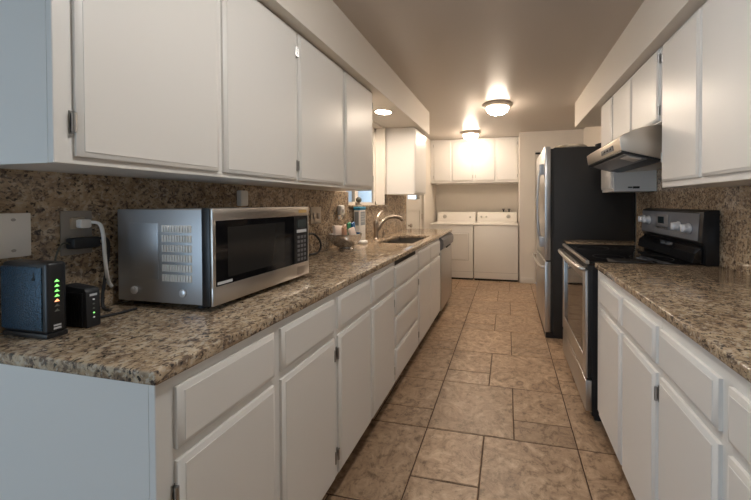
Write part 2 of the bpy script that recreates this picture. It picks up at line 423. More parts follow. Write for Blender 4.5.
# ------------------------------------------------------------------ cabinets
def cabinet(name, label, group, face, base, y0, y1, z0, z1, back, front, kick=False, hollow=False):
    """run cabinet between back (wall side) and front (frame face) planes"""
    c = thing(name, label, 'cabinet', ((back+front)/2, (y0+y1)/2, z0 if not kick else 0), 0, group)
    s = 1 if front > back else -1
    if hollow:
        b = MB(); f = front - s*0.018
        b.box((back, y0, z0), (f, y0+0.016, z1)).box((back, y1-0.016, z0), (f, y1, z1)).box((back, y0+0.016, z0), (f, y1-0.016, z0+0.016)).box((back, y0+0.016, z0+0.016), (back+s*0.01, y1-0.016, z1))
        part(b, 'body', CAB, c)
    else: part(box((back, y0, z0), (front - s*0.018, y1, z1)), 'body', CAB, c)
    part(box((front - s*0.018, y0, z0), (front, y1, z1), 0.0015, 1), 'face_frame', CAB, c)
    if kick: part(box((back + s*0.02, y0+0.002, 0), (front - s*0.075, y1-0.002, z0)), 'toe_kick', KICK, c)
    return c
def door(c, fr, u0, u1, v0, v1, hinges=(), side=0, name='door', inset=0.013):
    d = part(MB().panel(fr, u0, u1, v0, v1, inset=inset), name, CAB, c)
    for h in hinges: hinge(d, fr, u0 if side < 0 else u1, h, side)
    return d

LB, LF = -1.324, -0.722       # left base run back / frame
RB, RF = 1.119, 0.500
fL, fR = face_px(LF), face_nx(RF)
gL, gR = 'base cabinets under the left counter', 'base cabinets under the right counter'
bz0, bz1 = 0.105, 0.905
DRZ, DOZ = (0.738, 0.876), (0.118, 0.711)
HZ = (0.635, 0.20)
c = cabinet('base_cabinet', 'white base cabinet at the near open end of the left counter, below the microwave', gL, fL, 0, 0.520, 1.216, bz0, bz1, LB, LF, True)
door(c, fL, 0.557, 0.853, *DRZ, name='drawer'); door(c, fL, 0.884, 1.200, *DRZ, name='drawer')
door(c, fL, 0.557, 0.853, *DOZ, hinges=HZ, side=-1); door(c, fL, 0.884, 1.200, *DOZ, hinges=HZ, side=1)
c = cabinet('base_cabinet', 'white two-door base cabinet between the near end cabinet and the stack of drawers, left run', gL, fL, 0, 1.216, 1.924, bz0, bz1, LB, LF, True)
door(c, fL, 1.232, 1.549, *DRZ, name='drawer'); door(c, fL, 1.580, 1.910, *DRZ, name='drawer')
door(c, fL, 1.232, 1.549, *DOZ, hinges=HZ, side=-1); door(c, fL, 1.580, 1.910, *DOZ, hinges=HZ, side=1)
c = cabinet('base_cabinet', 'white base cabinet with a stack of wide drawers and a painted dark slot under the counter', gL, fL, 0, 1.924, 2.470, bz0, bz1, LB, LF, True)
for a, b in ((0.730, 0.858), (0.556, 0.711), (0.358, 0.531), (0.118, 0.327)): door(c, fL, 1.938, 2.455, a, b, name='drawer')
part(box((LF-0.001, 1.95, 0.872), (LF+0.002, 2.42, 0.899)), 'painted_slot_shade', DARK, c, 'dark strip painted as the shade in a slot above the top drawer')  # solid dark strip stands in for the shade inside an open slot
c = cabinet('base_cabinet', 'white sink base cabinet beside the dishwasher with paired narrow doors', gL, fL, 0, 2.470, 3.320, bz0, bz1, LB, LF, True, True)
door(c, fL, 2.486, 2.863, *DRZ, name='false_drawer'); door(c, fL, 2.878, 3.310, *DRZ, name='false_drawer')
door(c, fL, 2.486, 2.863, *DOZ, hinges=HZ, side=-1); door(c, fL, 2.878, 3.310, *DOZ, hinges=HZ, side=1)
# right run
c = cabinet('base_cabinet', 'white two-door base cabinet on the right next to the black range', gR, fR, 0, 1.160, 1.915, bz0, bz1, RB, RF, True)
RZ = (0.736, 0.862); RD = (0.118, 0.704)
door(c, fR, 1.512, 1.840, *RZ, name='drawer'); door(c, fR, 1.183, 1.490, *RZ, name='drawer')
door(c, fR, 1.512, 1.840, *RD); door(c, fR, 1.183, 1.490, *RD, hinges=HZ, side=-1)
c = cabinet('base_cabinet', 'white base cabinet nearest the camera on the right, cut by the picture edge', gR, fR, 0, 0.46, 1.160, bz0, bz1, RB, RF, True)
door(c, fR, 0.860, 1.155, *RZ, name='drawer'); door(c, fR, 0.480, 0.826, *RZ, name='drawer')
door(c, fR, 0.860, 1.155, *RD); door(c, fR, 0.480, 0.826, *RD)
c = cabinet('base_cabinet', 'narrow white base cabinet squeezed between the range and the fridge', gR, fR, 0, 2.77, 3.085, bz0, bz1, RB, RF+0.03, True)
f2 = face_nx(RF+0.03); door(c, f2, 2.785, 3.072, *RZ, name='drawer'); door(c, f2, 2.785, 3.072, *RD)

# wall cabinets
UF, UB = -1.017, -1.344
fU = face_px(UF); gU = 'white wall cabinets above the left counter'
uz0, uz1 = 1.375, 2.125
UD = (1.394, 2.114)
c = cabinet('wall_cabinet', 'white wall cabinet nearest the camera, above the microwave on the left', gU, fU, 0, 0.529, 1.375, uz0, uz1, UB, UF)
door(c, fU, 0.563, 0.944, *UD, hinges=(1.474, 2.03), side=-1, inset=0.012); door(c, fU, 0.964, 1.366, *UD, hinges=(1.465, 2.02), side=1, inset=0.012)
c = cabinet('wall_cabinet', 'white wall cabinet over the metal bowl, beside the sink window', gU, fU, 0, 1.375, 2.262, uz0, uz1, UB, UF)
door(c, fU, 1.385, 1.810, *UD, hinges=(1.465, 2.02), side=-1, inset=0.012); door(c, fU, 1.840, 2.252, *UD, hinges=(1.465, 2.02), side=1, inset=0.012)
c = cabinet('wall_cabinet', 'white wall cabinet past the sink window, over the far end of the counter', gU, fU, 0, 3.382, 3.86, 1.378, uz1, UB, UF)
door(c, fU, 3.392, 3.85, *UD, inset=0.012)
VF, VB = 0.817, 1.139
fV = face_nx(VF); gV = 'white wall cabinets above the right counter and range'
c = cabinet('wall_cabinet', 'large white wall cabinet on the right nearest the camera, above granite counter', gV, fV, 0, 1.02, 1.905, 1.358, uz1, VB, VF)
door(c, fV, 1.553, 1.884, 1.388, 2.108, hinges=(1.52, 2.045), side=1, inset=0.012); door(c, fV, 1.035, 1.532, 1.388, 2.108, hinges=(1.52, 2.045), side=-1, inset=0.012)
c = cabinet('wall_cabinet', 'short white wall cabinet directly over the range hood', gV, fV, 0, 1.915, 2.69, 1.715, uz1, VB, VF)
door(c, fV, 1.930, 2.296, 1.725, 2.114, hinges=(1.78, 2.06), side=-1, inset=0.012); door(c, fV, 2.306, 2.676, 1.725, 2.114, hinges=(1.78, 2.06), side=1, inset=0.012)
c = cabinet('wall_cabinet', 'narrow white wall cabinet between the range hood and the fridge', gV, fV, 0, 2.70, 3.0, 1.366, uz1, VB, VF)
door(c, fV, 2.712, 2.988, 1.388, 2.114, inset=0.012)
part(MB().box((0.92, 2.694, 1.392), (0.95, 2.7005, 1.402)).box((0.955, 2.692, 1.388), (1.0, 2.7005, 1.404)), 'side_catch', DARK, c, 'small dark catch on the cabinet side')
# laundry wall cabinets
fN = face_ny(5.492); gN = 'white laundry cabinets above the washer and dryer'
for (x0, x1, lab, ds) in ((-1.344, -0.565, 'white double wall cabinet above the dryer, left of the laundry pair', ((-1.285, -0.975), (-0.952, -0.592))),
                          (-0.565, 0.187, 'white double wall cabinet above the washer, right of the laundry pair', ((-0.540, -0.210), (-0.180, 0.165)))):
    c = thing('wall_cabinet', lab, 'cabinet', ((x0+x1)/2, 5.70, 1.63), 0, gN)
    part(box((x0, 5.517, 1.63), (x1, 5.949, 2.395)), 'body', CAB, c)
    part(box((x0, 5.492, 1.63), (x1, 5.517, 2.395), 0.0015, 1), 'face_frame', CAB, c)
    for i, (a, b) in enumerate(ds): door(c, fN, a, b, 1.662, 2.365, hinges=(1.74, 2.29), side=-1 if i == 0 else 1)

# ------------------------------------------------------------------ counters and splashes
def slab(name, xs, ys, z0, z1, holes=(), bev=0.0045):
    m = MB(); bm = m.bm
    V = {}
    def v(i, j):
        if (i, j) not in V: V[i, j] = bm.verts.new((xs[i], ys[j], z1))
        return V[i, j]
    fs = [bm.faces.new([v(i, j), v(i+1, j), v(i+1, j+1), v(i, j+1)]) for i in range(len(xs)-1) for j in range(len(ys)-1) if (i, j) not in holes]
    r = bmesh.ops.extrude_face_region(bm, geom=fs)
    for g in r['geom']:
        if isinstance(g, bmesh.types.BMVert): g.co.z = z0
    bmesh.ops.recalc_face_normals(bm, faces=bm.faces)
    bm.edges.ensure_lookup_table()
    es = [e for e in bm.edges if len(e.link_faces) == 2 and e.calc_face_angle() > 1.0]
    bmesh.ops.bevel(bm, geom=es, offset=bev, segments=3, affect='EDGES', profile=0.5)
    return m.build(name, GRAN)
SX0, SX1, SY0, SY1 = -1.135, -0.795, 2.58, 3.23
CTZ = 0.935
tag(slab('countertop', [-1.324, SX0, SX1, -0.706], [0.509, SY0, SY1, 4.06], 0.905, CTZ, holes={(1, 1)}), 'long brown granite countertop on the left with the sink cut into it', 'countertop', 'granite countertops')
tag(slab('countertop', [0.490, 1.119], [0.45, 1.950], 0.905, CTZ), 'granite countertop on the right between the picture edge and the range', 'countertop', 'granite countertops')
tag(slab('countertop', [0.512, 1.119], [2.765, 3.09], 0.905, CTZ+0.002), 'short strip of granite countertop between the range and the fridge', 'countertop', 'granite countertops')
bs = MB()
bs.box((-1.344, 0.509, CTZ), (-1.325, WY0, uz0)).box((-1.344, WY0, CTZ), (-1.325, WY1, WZ0)).box((-1.344, WY1, CTZ), (-1.325, 4.04, 1.378))
tag(bs.build('backsplash', GRAN), 'full-height granite backsplash behind the microwave and sink', 'backsplash')
tag(MB().box((1.120, 0.48, 0.70), (1.139, 3.09, 1.70)).build('backsplash', GRAN), 'granite backsplash behind the range on the right wall', 'backsplash')

# sink and tap
t = thing('sink', 'stainless undermount sink set in the left granite counter below the window', 'sink', ((SX0+SX1)/2, (SY0+SY1)/2, 0.72))
m = MB()
def tray(m, x0, x1, y0, y1, zt, zb, ins):
    q = [[(x0,y0,zt),(x1,y0,zt),(x1,y1,zt),(x0,y1,zt)], [(x0+ins,y0+ins,zb),(x1-ins,y0+ins,zb),(x1-ins,y1-ins,zb),(x0+ins,y1-ins,zb)]]
    A, B = [[m.bm.verts.new(p) for p in l] for l in q]
    for i in range(4): m.bm.faces.new([A[i], A[(i+1)%4], B[(i+1)%4], B[i]])
    m.bm.faces.new(B)
SINKM = mat('dull sink steel', (0.24, 0.225, 0.21), 0.32, 1)
tray(m, SX0-0.004, SX1+0.004, SY0-0.004, (SY0+SY1)/2-0.012, 0.9045, 0.73, 0.02)
tray(m, SX0-0.004, SX1+0.004, (SY0+SY1)/2+0.012, SY1+0.004, 0.9045, 0.73, 0.02)
part(m, 'basin', SINKM, t)
part(box((SX0-0.003, (SY0+SY1)/2-0.012, 0.86), (SX1+0.003, (SY0+SY1)/2+0.012, 0.900), 0.005), 'divider', SINKM, t)
for y in (SY0+0.14, SY1-0.14): part(MB().lathe([(0.042, 0), (0.042, 0.004), (0.03, 0.005), (0.0, 0.003)], ((SX0+SX1)/2, y, 0.729), 20), 'drain', CHROME, t)
x, y, z = -1.235, 2.84, CTZ
t = thing('faucet', 'brushed nickel kitchen faucet arching over the sink', 'faucet', (x, y, z))
part(MB().lathe([(0.034, 0), (0.034, 0.006), (0.026, 0.012), (0.022, 0.04), (0.023, 0.09), (0.027, 0.13), (0.027, 0.165), (0.020, 0.180), (0, 0.182)], (x, y, z), 20), 'base', NICK, t)
part(MB().tube([(x+0.004, y, z+0.075), (x+0.030, y+0.06, z+0.155), (x+0.062, y+0.125, z+0.195), (x+0.10, y+0.19, z+0.208), (x+0.135, y+0.24, z+0.200)], (0.020, 0.018), 14), 'spout', NICK, t)
part(MB().tube([(x+0.125, y+0.225, z+0.204), (x+0.150, y+0.262, z+0.190), (x+0.165, y+0.285, z+0.165)], (0.021, 0.017), 14), 'spray_head', NICK, t)
part(MB().tube([(x, y, z+0.172), (x+0.004, y+0.02, z+0.205), (x+0.01, y+0.07, z+0.250), (x+0.014, y+0.12, z+0.268)], (0.012, 0.008), 10), 'lever', NICK, t)
t = thing('soap_pump', 'short nickel soap pump beside the faucet base', 'soap dispenser', (-1.245, 3.05, CTZ))
part(MB().lathe([(0.02, 0), (0.02, 0.006), (0.013, 0.01), (0.012, 0.05), (0.006, 0.055), (0.006, 0.075), (0, 0.075)], (-1.245, 3.05, CTZ), 16), 'base', NICK, t)
part(MB().tube([(-1.245, 3.05, CTZ+0.07), (-1.225, 3.05, CTZ+0.076), (-1.19, 3.05, CTZ+0.066)], 0.006, 8), 'spout', NICK, t)

# ------------------------------------------------------------------ dishwasher
t = thing('dishwasher', 'stainless dishwasher at the far end of the left counter', 'dishwasher', (-1.02, 3.66, 0))
part(box((-1.31, 3.330, 0.10), (-0.735, 3.985, 0.903)), 'tub', DARK, t)
part(box((-0.735, 3.332, 0.105), (-0.702, 3.983, 0.765), 0.004), 'door', STEELV, t)
part(MB().prism([(-0.735, 0.765), (-0.702, 0.765), (-0.682, 0.785), (-0.675, 0.83), (-0.680, 0.875), (-0.703, 0.900), (-0.735, 0.900)], 'Y', 3.332, 3.983), 'control_panel', STEELD, t, 'darker bulging control panel')
part(box((-0.692, 3.54, 0.768), (-0.6775, 3.78, 0.786), 0.003), 'handle_pocket', DARK, t)
part(box((-1.26, 3.335, 0), (-0.77, 3.98, 0.10)), 'toe_kick', DARK, t)

# ------------------------------------------------------------------ range and hood
t = thing('range', 'black and stainless electric range between the right counters', 'stove', (0.80, 2.38, 0))
ry0, ry1 = 1.957, 2.745
part(box((0.480, ry0, 0.04), (1.09, ry1, 0.915)), 'body', BLACK, t)
part(box((0.462, ry0-0.002, 0.915), (1.05, ry1+0.002, 0.940), 0.003), 'cooktop', GLOSS, t)
part(box((0.446, ry0-0.002, 0.922), (0.466, ry1+0.002, 0.943), 0.004), 'front_trim', STEEL, t)
part(box((0.454, ry0+0.002, 0.888), (0.485, ry1-0.002, 0.922)), 'vent_gap', DARK, t)
for (bx, by, br) in ((0.62, 2.14, 0.09), (0.62, 2.54, 0.115), (0.86, 2.14, 0.115), (0.86, 2.54, 0.08)):
    part(MB().lathe([(br, 0), (br, 0.0006), (br-0.003, 0.0006), (br-0.003, 0)], (bx, by, 0.9398), 40), 'burner_ring', DARK, t)
dr = part(MB().box((0.457, ry0+0.004, 0.255), (0.485, ry1-0.004, 0.885), 0.003), 'oven_door', BLACK, t)
fm = MB(); fx0, fx1 = 0.446, 0.459
fm.box((fx0, ry0+0.004, 0.255), (fx1, ry0+0.080, 0.885), 0.003).box((fx0, ry1-0.080, 0.255), (fx1, ry1-0.004, 0.885), 0.003)
fm.box((fx0, ry0+0.075, 0.255), (fx1, ry1-0.075, 0.365), 0.003).box((fx0, ry0+0.075, 0.820), (fx1, ry1-0.075, 0.885), 0.003)
part(fm, 'door_frame', STEELV, dr)
part(box((0.450, ry0+0.075, 0.355), (0.4565, ry1-0.075, 0.825)), 'oven_window', GLOSS, dr, 'glossy dark oven window')
ym = (ry0+ry1)/2
part(MB().tube([(0.448, ry0+0.03, 0.886), (0.417, ry0+0.05, 0.892), (0.403, ry0+0.2, 0.896), (0.399, ym, 0.898), (0.403, ry1-0.2, 0.896), (0.417, ry1-0.05, 0.892), (0.448, ry1-0.03, 0.886)], 0.0145, 12), 'handle', STEEL, dr)
part(box((0.448, ry0+0.004, 0.060), (0.485, ry1-0.004, 0.242), 0.004), 'storage_drawer', STEELV, t)
part(box((0.50, ry0+0.02, 0.0), (1.06, ry1-0.02, 0.045)), 'base', DARK, t)
# back guard
part(MB().prism([(1.050, 0.92), (1.118, 0.92), (1.118, 1.236), (1.078, 1.236), (1.042, 1.227), (1.032, 1.055), (1.055, 1.04)], 'Y', ry0, ry1, 0.004), 'back_guard', BLACK, t)
part(MB().prism([(1.036, 1.064), (1.030, 1.064), (1.038, 1.216), (1.044, 1.216)], 'Y', ry0+0.035, ry1-0.01), 'control_panel', PANEL, t, 'grey control panel face')
part(MB().prism([(1.052, 1.035), (1.010, 0.995), (1.000, 0.943), (1.055, 0.943)], 'Y', ry0+0.02, ry1-0.02), 'vent_riser', GLOSS, t)
px = lambda z: 1.030 + 0.008 * (z - 1.064) / 0.152
for ky, kz in ((ry1-0.055, 1.152), (ry1-0.135, 1.150), (ry0+0.235, 1.132), (ry0+0.125, 1.128)):
    kn = MB(); kn.lathe([(0.030, 0.0), (0.030, -0.006), (0.026, -0.010), (0.024, -0.030), (0.020, -0.034), (0, -0.034)], (px(kz), ky, kz), 22, 'X')
    kn.box((px(kz)-0.044, ky-0.006, kz-0.022), (px(kz)-0.030, ky+0.006, kz+0.022), 0.003)
    part(kn, 'control_knob', KNOB, t)
part(box((px(1.145)-0.004, ry0+0.36, 1.097), (px(1.145)+0.002, ry0+0.54, 1.197), 0.002), 'keypad', BTN, t)
part(box((px(1.145)-0.006, ry0+0.42, 1.137), (px(1.145)-0.003, ry0+0.50, 1.182)), 'display', LCD, t)
for i in range(5): part(box((px(1.11)-0.006, ry0+0.375+i*0.032, 1.105), (px(1.11)-0.003, ry0+0.395+i*0.032, 1.117)), 'button', HING, t)

t = thing('range_hood', 'stainless range hood under the short cabinet above the range', 'range hood', (0.88, 2.365, 1.55))
hy0, hy1 = 1.985, 2.745
part(MB().prism([(0.640, 1.580), (0.630, 1.652), (0.655, 1.672), (0.70, 1.692), (0.75, 1.706), (0.80, 1.7135), (1.119, 1.7135), (1.119, 1.535), (0.842, 1.525)], 'Y', hy0, hy1, 0.003), 'canopy', HOODST, t)
part(MB().prism([(0.642, 1.581), (0.842, 1.526), (1.115, 1.536), (1.115, 1.530), (0.842, 1.513), (0.642, 1.570)], 'Y', hy0+0.003, hy1-0.003), 'bottom_tray', BLACK, t, 'dark frame under the canopy')
sl = lambda x: 1.570 - (x-0.642)*0.285
part(MB().prism([(0.668, sl(0.668)+0.002), (0.785, sl(0.785)+0.002), (0.785, sl(0.785)-0.003), (0.668, sl(0.668)-0.003)], 'Y', hy0+0.03, hy1-0.04), 'grease_filter', MWSIDE, t, 'pale metal grease filter')
part(MB().prism([(0.690, sl(0.690)), (0.765, sl(0.765)), (0.765, sl(0.765)-0.006), (0.690, sl(0.690)-0.006)], 'Y', hy0+0.05, hy0+0.17, 0.002), 'lamp_lens', WPL, t, 'pale lamp lens')
part(MB().prism([(0.875, 1.520), (1.11, 1.533), (1.11, 1.527), (0.875, 1.512)], 'Y', hy0+0.03, hy1-0.03), 'rear_panel', HOODST, t)
part(MB().prism([(0.6375, 1.597), (0.6335, 1.627), (0.629, 1.627), (0.633, 1.597)], 'Y', hy0+0.12, hy0+0.36), 'switch_strip', BTN, t)
for i in range(3): part(box((0.6285, hy0+0.155+i*0.06, 1.606), (0.633, hy0+0.195+i*0.06, 1.619), 0.001), 'switch', BLACK, t)

# ------------------------------------------------------------------ fridge
t = thing('refrigerator', 'tall stainless and black refrigerator past the range on the right', 'refrigerator', (0.76, 3.55, 0))
qy0, qy1 = 3.105, 3.985
part(box((0.425, qy0, 0.03), (1.115, qy1, 1.793), 0.004), 'body', FRSIDE, t)
part(box((0.396, qy0+0.004, 0.06), (0.427, qy1-0.004, 1.785)), 'gasket', DARK, t)
u = part(box((0.346, qy0, 0.735), (0.398, qy1, 1.806), 0.006), 'door', STEELV, t)
hb = MB(); hy = qy0+0.10
hb.tube([(0.345, hy, 1.62), (0.318, hy, 1.60), (0.296, hy, 1.50), (0.285, hy, 1.27), (0.296, hy, 1.02), (0.318, hy, 0.90), (0.345, hy, 0.88)], 0.014, 12)
part(hb, 'handle', STEELV, u)
part(MB().box((0.305, hy-0.016, 1.55), (0.353, hy+0.016, 1.65), 0.004), 'handle_mount', MWSIDE, u)
part(MB().box((0.305, hy-0.016, 0.85), (0.353, hy+0.016, 0.95), 0.004), 'handle_mount', MWSIDE, u)
u = part(box((0.346, qy0, 0.055), (0.398, qy1, 0.722), 0.006), 'freezer_drawer', STEELV, t)
part(MB().tube([(0.35, qy0+0.06, 0.66), (0.315, qy0+0.07, 0.665), (0.30, qy0+0.15, 0.668), (0.297, 3.55, 0.668), (0.30, qy1-0.15, 0.668), (0.315, qy1-0.07, 0.665), (0.35, qy1-0.06, 0.66)], 0.013, 10), 'handle', STEEL, u)
part(box((0.365, qy0+0.002, 0.722), (0.41, qy1-0.002, 0.735)), 'door_gap', DARK, t)
part(box((0.356, qy0+0.004, 0.0), (1.12, qy1-0.004, 0.05)), 'base_grille', BLACK, t)
part(MB().box((0.40, qy1-0.09, 1.79), (0.50, qy1-0.01, 1.81), 0.004), 'hinge_cover', BLACK, t)
# things on top of the fridge
tag(MB().blob((0.64, 3.48, 1.820), (0.16, 0.20, 0.055), 3, 0.45).flat(1.7945).build('plastic_bag', CLOTH), 'pale crumpled bag lying on top of the fridge', 'bag')
bk = MB().lathe([(0.0, 0.0), (0.10, 0.0), (0.125, 0.02), (0.135, 0.045), (0.128, 0.046), (0.115, 0.022), (0.09, 0.008), (0, 0.006)], (0.965, 3.28, 1.7935), 28)
tag(bk.build('shallow_bowl', BLACKM), 'dark shallow bowl on the fridge top beside the cabinet', 'bowl')

# ------------------------------------------------------------------ laundry
def knob_dial(parent, x, y, z, r, m):
    k = MB().lathe([(r, 0), (r, -0.006), (r*0.8, -0.012), (r*0.72, -0.028), (0, -0.03)], (x, y, z), 24, 'Y')
    k.box((x-0.003, y-0.036, z-r*0.7), (x+0.003, y-0.026, z+r*0.7), 0.001)
    return part(k, 'dial', m, parent)
def laundry(name, label, x0, x1):
    t = thing(name, label, name.replace('_', ' '), ((x0+x1)/2, 5.53, 0))
    part(box((x0, 5.205, 0.03), (x1, 5.86, 0.905), 0.008), 'cabinet', ENAM, t)
    part(box((x0-0.002, 5.195, 0.905), (x1+0.002, 5.86, 0.935), 0.010, 3), 'top', ENAM, t)
    part(MB().prism([(5.70, 0.93), (5.862, 0.93), (5.862, 1.10), (5.80, 1.115), (5.755, 1.10)], 'X', x0+0.01, x1-0.01, 0.006), 'console', ENAM, t)
    part(box((x0+0.01, 5.22, 0.0), (x1-0.01, 5.84, 0.035)), 'base', DARK, t)
    part(box((x0+0.004, 5.2025, 0.135), (x1-0.004, 5.2055, 0.140)), 'kick_seam', ENAM2, t)
    return t
t = laundry('dryer', 'white clothes dryer in the far alcove, left beside the washer', -1.285, -0.556)
fy = 5.205
part(MB().panel(face_ny(fy), -1.19, -0.635, 0.33, 0.775, 0, 0.010, 0.003, 0.012), 'door', ENAM, t)
g = MB()
for a, b in (((-1.196, fy-0.002, 0.324), (-0.629, fy+0.001, 0.330)), ((-1.196, fy-0.002, 0.775), (-0.629, fy+0.001, 0.781)), ((-0.635, fy-0.002, 0.324), (-0.629, fy+0.001, 0.781)), ((-1.196, fy-0.002, 0.324), (-1.19, fy+0.001, 0.781))): g.box(a, b)
part(g, 'door_seam', ENAM2, t)
cy_ = lambda z: 5.70 + (z-0.93)*(0.055/0.17)
knob_dial(t, -1.135, cy_(1.03), 1.03, 0.036, ENAM2); knob_dial(t, -0.66, cy_(1.02), 1.02, 0.018, ENAM2)
t = laundry('washer', 'white top-loading washer in the far alcove, right of the dryer', -0.544, 0.172)
part(box((-0.50, 5.23, 0.935), (0.13, 5.68, 0.945), 0.004), 'lid', ENAM, t)
knob_dial(t, 0.02, cy_(1.035), 1.035, 0.036, ENAM2)
for x_ in (-0.46, -0.37): knob_dial(t, x_, cy_(1.03), 1.03, 0.018, ENAM2)
vv = thing('water_valve', 'pair of dark washer water valves on the laundry wall above the washer', 'valve', (0.0, 5.93, 1.13))
for x_ in (-0.07, 0.03):
    part(MB().cyl((x_, 5.95, 1.14), (x_, 5.90, 1.14), 0.012, seg=10).cyl((x_, 5.905, 1.15), (x_, 5.905, 1.11), 0.012, seg=10).lathe([(0, 0), (0.024, 0.0), (0.026, 0.012), (0, 0.014)], (x_, 5.905, 1.155), 14), 'valve', BLACKM, vv)
part(box((-0.08, 5.935, 1.105), (0.045, 5.95, 1.118)), 'bracket', HING, vv)

# ------------------------------------------------------------------ ceiling lights
def dome(label, x, y, r, glass=None):
    t = thing('ceiling_light', label, 'ceiling light', (x, y, CZ), 0, 'flush dome ceiling lights')
    part(MB().lathe([(r*0.90, 0.0), (r, -0.004), (r, -0.012), (r*0.92, -0.022), (r*0.80, -0.040), (r*0.74, -0.042), (r*0.74, 0.0)], (x, y, CZ), 40), 'rim', RIM, t)
    p = [(r*0.745*math.cos(a), -0.036 - 0.085*math.sin(a)) for a in [i*math.pi/2/10 for i in range(11)]]
    part(MB().lathe(p, (x, y, CZ), 40), 'glass_dome', glass or DOME, t, 'lit white glass dome')
    part(MB().lathe([(0, -0.138), (0.010, -0.132), (0.014, -0.122), (0.008, -0.116), (0, -0.116)], (x, y, CZ), 14), 'finial', NICK, t)
dome('lit dome ceiling light with nickel rim, the one nearer the camera', -0.110, 3.66, 0.172)
dome('lit dome ceiling light with nickel rim, in front of the laundry cabinets', -0.572, 5.02, 0.165)
dome('added fill dome light with nickel rim, out of view above the near end of the aisle', -0.12, 0.80, 0.172, emit('added fill lamp glass', (1.0, 0.98, 0.945, 1), 45.0))  # unseen lamp added to brighten the near end of the aisle
t = thing('recessed_light', 'round recessed downlight glowing in the soffit above the sink', 'recessed light', (-1.125, 2.76, 2.125))
part(MB().lathe([(0.088, 0.0), (0.086, -0.006), (0.070, -0.006), (0.068, 0.0)], (-1.125, 2.76, 2.125), 32), 'trim_ring', TRIM, t)
part(MB().lathe([(0.0, -0.0035), (0.068, -0.0035), (0.068, -0.001), (0, -0.001)], (-1.125, 2.76, 2.125), 32), 'lens', CAN, t)

# ------------------------------------------------------------------ microwave (local axes: x out of the front, y along the front)
mw = thing('microwave', 'silver countertop microwave with a black glass door on the left counter', 'microwave', (-0.909, 0.824, CTZ+0.001), 0.0)
W_, H_, D_ = 0.494, 0.329, 0.389
def lp(mb, name, m, parent, label=None):
    o = mb.build(name, m, parent, local=True)
    if label: o['label'] = label
    return o
lp(box((-D_, 0.002, 0.018), (-0.042, W_-0.002, H_-0.004), 0.003), 'casing', MWSIDE, mw)
for fx in (-D_+0.04, -0.08):
    for fy_ in (0.04, W_-0.04): lp(MB().lathe([(0.016, 0.0), (0.014, 0.020), (0, 0.020)], (fx, fy_, 0), 14), 'foot', BLACKM, mw)
lp(box((-0.042, 0.0, 0.016), (-0.010, W_, H_), 0.003), 'front_bezel', BLACK, mw)
dw = W_ - 0.086
# door frame
d = MB(); wz0, wz1, wy0, wy1 = 0.077, 0.288, 0.013, dw-0.004
d.box((-0.010, 0.001, 0.017), (0.0, W_-0.001, wz0), 0.002).box((-0.010, 0.001, wz1), (0.0, W_-0.001, H_-0.001), 0.002)
d.box((-0.010, 0.001, wz0-0.003), (0.0, wy0, wz1+0.003), 0.002).box((-0.010, W_-0.010, wz0-0.003), (0.0, W_-0.001, wz1+0.003), 0.002)
d = lp(d, 'door_frame', STEEL, mw, 'brushed steel front frame')
lp(box((-0.010, wy0-0.001, wz0-0.001), (-0.002, dw-0.014, wz1+0.001)), 'door_window', GLOSS, mw, 'black glass window')
lp(box((-0.0025, wy0+0.045, wz0+0.022), (-0.0015, dw-0.075, wz1-0.022)), 'window_screen', mat('dark perforated screen', (0.022, 0.021, 0.02), 0.12), mw)
lp(box((-0.010, dw-0.014, wz0-0.001), (-0.003, dw-0.006, wz1+0.001)), 'door_seam', DARK, mw)
cp = lp(box((-0.010, dw-0.006, wz0-0.001), (-0.002, W_-0.009, wz1+0.001)), 'control_panel', BLACK, mw, 'black keypad panel')
lp(box((-0.002, dw+0.004, 0.236), (-0.001, W_-0.022, 0.270)), 'display', mat('grey display glass', (0.06, 0.07, 0.07), 0.1), cp)
lp(box((-0.002, dw+0.001, 0.213), (-0.0008, W_-0.018, 0.226)), 'label_strip', PRINT, cp)
for r_ in range(6):
    for c_ in range(3):
        y_ = dw + 0.004 + c_*0.0220; z_ = 0.087 + r_*0.0200
        lp(box((-0.002, y_, z_), (-0.0006, y_+0.015, z_+0.012), 0.0005), 'button', BTN, cp)
lp(box((-0.001, dw+0.002, 0.026), (0.0015, W_-0.012, 0.064), 0.001), 'door_button', STEEL, mw)
lp(box((-0.0005, dw+0.012, 0.301), (0.0008, W_-0.018, 0.315)), 'gold_badge', GOLD, mw, 'small gold lettered badge')
lp(box((-0.0022, wy0+0.006, wz0+0.004), (-0.0012, wy0+0.062, wz0+0.013)), 'window_lettering', PRINT, mw)
# side: six rows of vent slots, embossed panel, two screws
for r_ in range(6):
    g = MB()
    for c_ in range(11):
        x_ = -0.196 + c_*0.0108; z_ = 0.262 - r_*0.0320
        g.box((x_, -0.0030, z_-0.0115), (x_+0.0062, 0.003, z_+0.0115), 0.0010, 1)
    o = lp(g, 'vent_row', WPL, mw)
lp(MB().box((-0.335, 0.0005, 0.095), (-0.215, 0.003, 0.280), 0.0015), 'side_panel', MWSIDE, mw)
for x_, z_ in ((-0.315, 0.055), (-0.115, 0.055)): lp(MB().lathe([(0.013, 0.002), (0.013, -0.003), (0.009, -0.0055), (0, -0.006)], (x_, 0, z_), 16, 'Y'), 'screw', KNOB, mw)
lp(MB().tube([(-0.375, W_-0.01, 0.13), (-0.375, W_+0.25, 0.14), (-0.365, 1.02, 0.145), (-0.352, 1.09, 0.12), (-0.345, 1.125, 0.06), (-0.345, 1.09, 0.012), (-0.360, 0.98, 0.0085), (-0.372, 0.75, 0.0085), (-0.378, W_-0.01, 0.0085)], 0.0070, 8), 'cord', BLACKM, mw)

